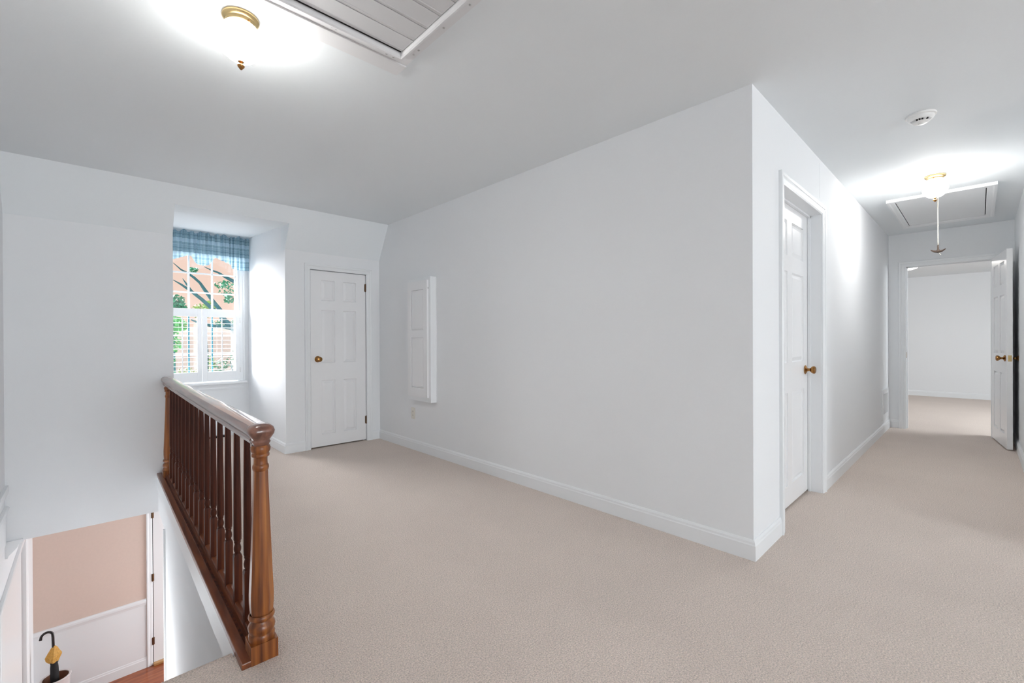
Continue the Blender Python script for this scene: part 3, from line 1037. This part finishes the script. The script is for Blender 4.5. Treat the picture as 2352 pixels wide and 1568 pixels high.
# ------------------------------------------------------------------ whole-house fan shutter in the ceiling
gx0, gx1, gy0, gy1 = .16, 1.068, .93, 1.815
fs = thing('fan_grille', ((gx0 + gx1) / 2, (gy0 + gy1) / 2, H), 'white louvred fan grille set in the ceiling beside the globe light', 'vent')
rings = []
GP = [(0, .0), (0, .006), (.038, .006), (.041, .008), (.043, .020), (.047, .0255), (.056, .0265), (.061, .022), (.064, .012), (.064, .0)]
for cx, cy, dx, dy in ((gx0, gy0, 1, 1), (gx1, gy0, -1, 1), (gx1, gy1, -1, -1), (gx0, gy1, 1, -1), (gx0, gy0, 1, 1)):
    rings.append([(cx + dx * u, cy + dy * u, H - v) for u, v in GP])
obj('frame', MB().loft(rings, cap=False), FRAMEM, fs, smooth=True, angle=25)
obj('backing', MB().box(gx0 + .05, gy0 + .05, H - .003, gx1 - .05, gy1 - .05, H - .0005), DARK, fs)
obj('filler_board', MB().box(gx0 - .1, gy1 + .001, H - .012, gx1 + .004, gy1 + .090, H), FRAMEM, fs, bevel=.002)
y1 = 1.738
k = 0
while y1 - .095 > gy0 + .05:
    s = MB()
    a, c = y1 - .0015, y1 - .0975
    s.loft([[(x, a, H - .0045), (x, a, H - .0075), (x, a - .014, H - .0085), (x, a - .0155, H - .0100), (x, a - .018, H - .0085), (x, c + .004, H - .0095), (x, c, H - .0100), (x, c, H - .0070), (x, c + .006, H - .0060)]
            for x in (gx0 + .066, gx1 - .067)])
    obj('louver', s, SLATM, fs)
    y1 -= .0975
    k += 1
for px, py in [(.72, 1.792), (.738, 1.793), (.854, 1.78), (.962, 1.797), (.996, 1.797), (1.052, 1.72), (1.052, 1.68), (1.050, 1.49), (1.050, 1.32)]:
    obj('screw', MB().lathe([(.0005, H - .0058), (.005, H - .0062), (.0048, H - .0078), (.0028, H - .0092), (.0005, H - .0094)], (px, py, 0), 10), STEELM, fs, smooth=True)

# ------------------------------------------------------------------ wall cabinet and outlet on the long wall
cb0, cb1, cz0, cz1, cdp = 3.545, 3.945, .513, 1.702, .065
wc = thing('wall_cabinet', (XL, (cb0 + cb1) / 2, cz0), 'tall narrow white cabinet with panelled door hung on the long wall', 'cabinet')
body = MB().box(XL - cdp, cb0, cz0, XL, cb1, cz1)
body.box(XL - .006, cb0 - .006, cz0 + .01, XL, cb0 + .001, cz1 - .006)
obj('body', body, TRIM, wc, bevel=.003)
dy0, dy1, dz0, dz1 = cb0 + .035, cb1 - .020, cz0 + .045, cz1 - .030
xd = XL - cdp
fd = MB()
st_ = .060
zm = 1.165
ts = .018
fd.box(xd - ts, dy0, dz0, xd, dy0 + st_, dz1).box(xd - ts, dy1 - st_, dz0, xd, dy1, dz1)
for a, c in ((dz0, dz0 + .085), (zm - .035, zm + .035), (dz1 - .085, dz1)):
    fd.box(xd - ts, dy0 + st_, a, xd, dy1 - st_, c)
door = obj('door', fd, DOORM, wc)
for a, c in ((dz0 + .085, zm - .035), (zm + .035, dz1 - .085)):
    y0, y1 = dy0 + st_, dy1 - st_
    g = .020
    pm = MB().loft([[(xd - .004, y0, a), (xd - .004, y1, a), (xd - .004, y1, c), (xd - .004, y0, c)], [(xd - .009, y0 + .004, a + .004), (xd - .009, y1 - .004, a + .004), (xd - .009, y1 - .004, c - .004), (xd - .009, y0 + .004, c - .004)],
                    [(xd - .0155, y0 + g, a + g), (xd - .0155, y1 - g, a + g), (xd - .0155, y1 - g, c - g), (xd - .0155, y0 + g, c - g)]])
    obj('panel', pm, DOORM, door)
obj('catch', MB().box(xd - .008, dy0 - .006, dz1 - .085, xd - .001, dy0 - .0005, dz1 - .07), STEELM, door)

oy, oz = 3.962, .365
ol = thing('power_outlet', (XL, oy, oz), 'ivory double power outlet on the long wall below the cabinet', 'outlet')
obj('cover_plate', MB().box(XL - .005, oy - .036, oz - .058, XL, oy + .036, oz + .058), IVORY, ol, bevel=.003)
for dz in (-.020, .020):
    r = obj('receptacle', MB().prism([(-.017, -.008), (-.010, -.014), (.010, -.014), (.017, -.008), (.017, .008), (.010, .014), (-.010, .014), (-.017, .008)],
                                     lambda y, z: (XL - .0075, oy + y, oz + dz + z), lambda y, z: (XL - .004, oy + y, oz + dz + z)), IVORY, ol)
    for dy in (-.006, .006):
        obj('slot', MB().box(XL - .0080, oy + dy - .0012, oz + dz - .005, XL - .0074, oy + dy + .0012, oz + dz + .005), DARK, r)

# ------------------------------------------------------------------ return-air register on the hall wall
vx0_, vx1_, vz0, vz1 = 6.60, 7.075, .158, .503
vr = thing('vent_register', ((vx0_ + vx1_) / 2, YH, vz0), 'white metal air register low on the hall wall by the far doorway', 'vent')
fr_ = MB()
fb = .055
fr_.box(vx0_, YH - .012, vz0, vx0_ + fb, YH, vz1).box(vx1_ - fb, YH - .012, vz0, vx1_, YH, vz1).box(vx0_ + fb, YH - .012, vz0, vx1_ - fb, YH, vz0 + fb).box(vx0_ + fb, YH - .012, vz1 - fb, vx1_ - fb, YH, vz1)
obj('frame', fr_, TRIM, vr, bevel=.003)
obj('backing', MB().box(vx0_ + fb, YH - .002, vz0 + fb, vx1_ - fb, YH - .0005, vz1 - fb), SLATM, vr)
nfin = 9
for i in range(nfin):
    x = vx0_ + fb + (vx1_ - vx0_ - 2 * fb) * (i + .5) / nfin
    obj('slat', MB().box(x - .004, YH - .010, vz0 + fb, x + .004, YH - .002, vz1 - fb), TRIM, vr)

# ------------------------------------------------------------------ umbrella stand and umbrella in the foyer
ux, uy = -.240, 6.42
us = thing('umbrella_stand', (ux, uy, Z0), 'round white glazed umbrella stand with brown inside on the foyer floor', 'umbrella stand')
zt = -2.262
obj('body', MB().lathe([(.001, Z0), (.085, Z0), (.092, Z0 + .015), (.098, Z0 + .15), (.103, zt - .03), (.112, zt - .012), (.114, zt - .003), (.110, zt), (.098, zt), (.094, zt - .006)], (ux, uy, 0), 36, cap=False), POT, us, smooth=True)
obj('inside', MB().lathe([(.0945, zt - .004), (.092, zt - .03), (.088, Z0 + .02), (.001, Z0 + .015)], (ux, uy, 0), 36, cap=False), POTIN, us, smooth=True, angle=180)
um = thing('umbrella', (ux - .01, uy, Z0 + .02), 'folded black umbrella with gold band and hooked handle in the stand', 'umbrella')
um_x = -.255
hk = [(um_x, uy, -1.955), (um_x - .002, uy, -1.86)]
for k in range(1, 10):
    a = math.radians(k * 20)
    hk.append((um_x - .002 - .042 * (1 - math.cos(a)), uy, -1.835 + .044 * math.sin(a)))
hk.append((um_x - .088, uy, -1.850))
obj('handle', MB().tube(hk, [.011] * (len(hk) - 1) + [.0125], 12), BLACKP, um, smooth=True, angle=80)


def folded(zs, seg=16, depth=.35):
    m = MB(); rings = []
    for r, z, ox in zs:
        rings.append([(um_x + ox + r * (1 + depth * (1 if j % 4 < 2 else -.35)) * math.cos(2 * math.pi * j / seg), uy + r * (1 + depth * (1 if (j + 1) % 4 < 2 else -.35)) * math.sin(2 * math.pi * j / seg), z) for j in range(seg)])
    return m.loft(rings)


obj('gold_band', folded([(.006, -1.945, .006), (.018, -1.965, .006), (.030, -2.000, .004), (.042, -2.030, .004), (.045, -2.048, 0), (.038, -2.078, -.004), (.027, -2.105, .002)]), GOLDF, um)
obj('canopy', folded([(.020, -2.092, .004), (.028, -2.112, .005), (.024, -2.125, .005), (.027, -2.16, .006), (.029, -2.25, .008), (.026, -2.45, .012), (.012, -2.66, .014)], 16, .12), BLACKF, um, smooth=True, angle=60)
obj('tip', MB().tube([(um_x + .014, uy, -2.655), (um_x + .014, uy, -2.718)], [.006, .003], 8), BLACKP, um)

# ------------------------------------------------------------------ outside: ground, trees and shrubs
gr = MB()
gx = [-14, -6, -2, 0, 2, 4, 6, 9, 14, 24]
gy = [7.4, 9, 12, 15, 18, 21, 24, 27, 30, 34, 44]
for y in gy:
    for x in gx:
        z = -2.9 + max(0, min(1, (y - 9) / 21)) * 4.75 + random.uniform(-.06, .06)
        if y > 30:
            z = 1.82 + (y - 30) * .003
        gr.v.append((x, y, z))
for i in range(len(gy) - 1):
    for j in range(len(gx) - 1):
        a = i * len(gx) + j
        gr.f.append((a, a + 1, a + 1 + len(gx), a + len(gx)))
struct('ground', gr, TERRA, smooth=True, angle=180)


def leaves(name, mat, parent, blobs, n, size=.05):
    """a crown or bush: small leaf quads around blob centres"""
    m = MB()
    for _ in range(n):
        cx, cy, cz, rx, ry, rz = random.choice(blobs)
        while True:
            u = [random.uniform(-1, 1) for _ in range(3)]
            if sum(q * q for q in u) <= 1:
                break
        p = Vector((cx + u[0] * rx, cy + u[1] * ry, cz + u[2] * rz))
        a = Vector((random.uniform(-1, 1), random.uniform(-1, 1), random.uniform(-.6, .6))).normalized()
        b_ = a.cross(Vector((random.uniform(-1, 1), random.uniform(-1, 1), random.uniform(-1, 1)))).normalized()
        s = size * random.uniform(.6, 1.3)
        m.add([p - a * s, p + b_ * s * .5, p + a * s, p - b_ * s * .5], [(0, 1, 2, 3)])
    o = obj(name, m, mat, parent)
    o['kind'] = 'stuff'
    return o


tr = thing('tree', (3.25, 12.2, -2.2), 'leaning teal-barked tree with bare branches across the upper window panes', 'tree')
obj('trunk', MB().tube([(3.25, 12.2, -2.3), (3.2, 12.2, -.8), (3.0, 12.15, .4), (2.72, 12.1, 1.05), (2.50, 12.05, 1.40)], [.13, .11, .095, .08, .06], 10), BARK, tr, smooth=True)
obj('branch', MB().tube([(2.50, 12.05, 1.40), (2.26, 12, 1.60), (2.22, 12, 1.83), (2.09, 12, 2.01), (1.95, 12.05, 2.25), (1.86, 12.1, 2.42), (1.75, 12.1, 2.53), (1.63, 12.1, 2.62), (1.52, 12.15, 2.69), (1.39, 12.2, 2.83)],
                        [.06, .052, .048, .044, .038, .030, .028, .024, .016, .006], 8), BARK, tr, smooth=True)
obj('branch', MB().tube([(2.45, 12.02, 1.46), (2.22, 11.9, 1.68), (2.02, 11.8, 1.85), (1.84, 11.75, 2.02), (1.67, 11.7, 2.16), (1.58, 11.7, 2.23), (1.46, 11.7, 2.32), (1.33, 11.7, 2.40)], [.05, .045, .042, .038, .034, .028, .020, .007], 8), BARK, tr, smooth=True)
obj('branch', MB().tube([(1.66, 11.7, 2.17), (1.55, 11.65, 2.33), (1.48, 11.6, 2.43)], [.024, .018, .006], 8), BARK, tr, smooth=True)
obj('branch', MB().tube([(2.72, 12.1, 1.05), (2.44, 11.95, 1.40), (2.23, 11.9, 1.44), (2.08, 11.9, 1.45), (1.97, 11.9, 1.47), (1.79, 11.9, 1.52), (1.66, 11.9, 1.58)], [.05, .045, .040, .036, .034, .030, .012], 8), BARK, tr, smooth=True)
obj('branch', MB().tube([(3.0, 12.15, 2.2), (2.70, 12.1, 2.42), (2.44, 12.05, 2.54), (2.29, 12, 2.61), (2.2, 12, 2.67), (2.05, 12, 2.72), (1.92, 12, 2.78)], [.05, .045, .040, .030, .022, .016, .005], 8), BARK, tr, smooth=True)
obj('branch', MB().tube([(3.0, 12.15, .4), (3.08, 12.15, 1.3), (3.0, 12.15, 2.2), (2.9, 12.2, 3.2)], [.08, .07, .055, .02], 8), BARK, tr, smooth=True)
leaves('foliage', LEAF2, tr, [(2.40, 12.4, 2.45, .22, .3, .10), (2.46, 12.5, 2.30, .16, .3, .12), (2.50, 12.5, 2.12, .10, .2, .10), (2.36, 12.4, 1.53, .30, .3, .10), (1.78, 12.4, 2.74, .10, .2, .06)], 420, .040)
def shrub(x, y, z0, lab, mat, blobs, n, size=.05):
    q = thing('shrub', (x, y, z0), lab, 'shrub', 'shrubs beyond the dormer window')
    obj('stem', MB().tube([(x, y, z0 - .05), (x + .03, y, z0 + (blobs[0][2] - z0) * .6), (blobs[0][0], blobs[0][1], blobs[0][2])], [.05, .035, .01], 7), BARK, q, smooth=True)
    leaves('foliage', mat, q, blobs, n, size)


shrub(1.12, 10.0, -2.75, 'tall bright green shrub outside behind the shutter by the railing', LEAF, [(1.14, 10, 1.42, .14, .3, .16), (1.12, 10, 1.12, .14, .3, .22), (1.05, 10, .6, .12, .3, .4), (1.26, 10.1, 1.40, .09, .3, .12), (.9, 10, 0, .3, .3, .8)], 700, .042)
shrub(1.12, 11.0, -2.5, 'teal-green leafy shrub top filling the lower pane by the railing', LEAF2, [(1.30, 11, 1.90, .17, .3, .14), (1.2, 11, 1.84, .16, .3, .18), (1.32, 11, 1.80, .16, .3, .10), (1.1, 11, 1.3, .15, .3, .5)], 760, .042)
shrub(2.60, 16.0, -1.35, 'yellow-green leafy tree top low in the middle pane', LEAF3, [(2.55, 16, 2.10, .26, .4, .14), (2.72, 16, 2.20, .14, .4, .16), (2.5, 16, 1.95, .4, .4, .15)], 620, .05)
shrub(3.7, 18.0, -.9, 'pale speckled shrub low behind the shutter by the closet door', LEAF2, [(3.62, 18, .45, .30, .4, .35), (3.3, 18, .25, .2, .4, .22)], 150, .05)
shrub(2.75, 18.0, -.9, 'yellow speckled shrub low outside between the two shutters', LEAF3, [(3.0, 18, .35, .18, .4, .35), (2.45, 18, .1, .35, .4, .15)], 150, .05)
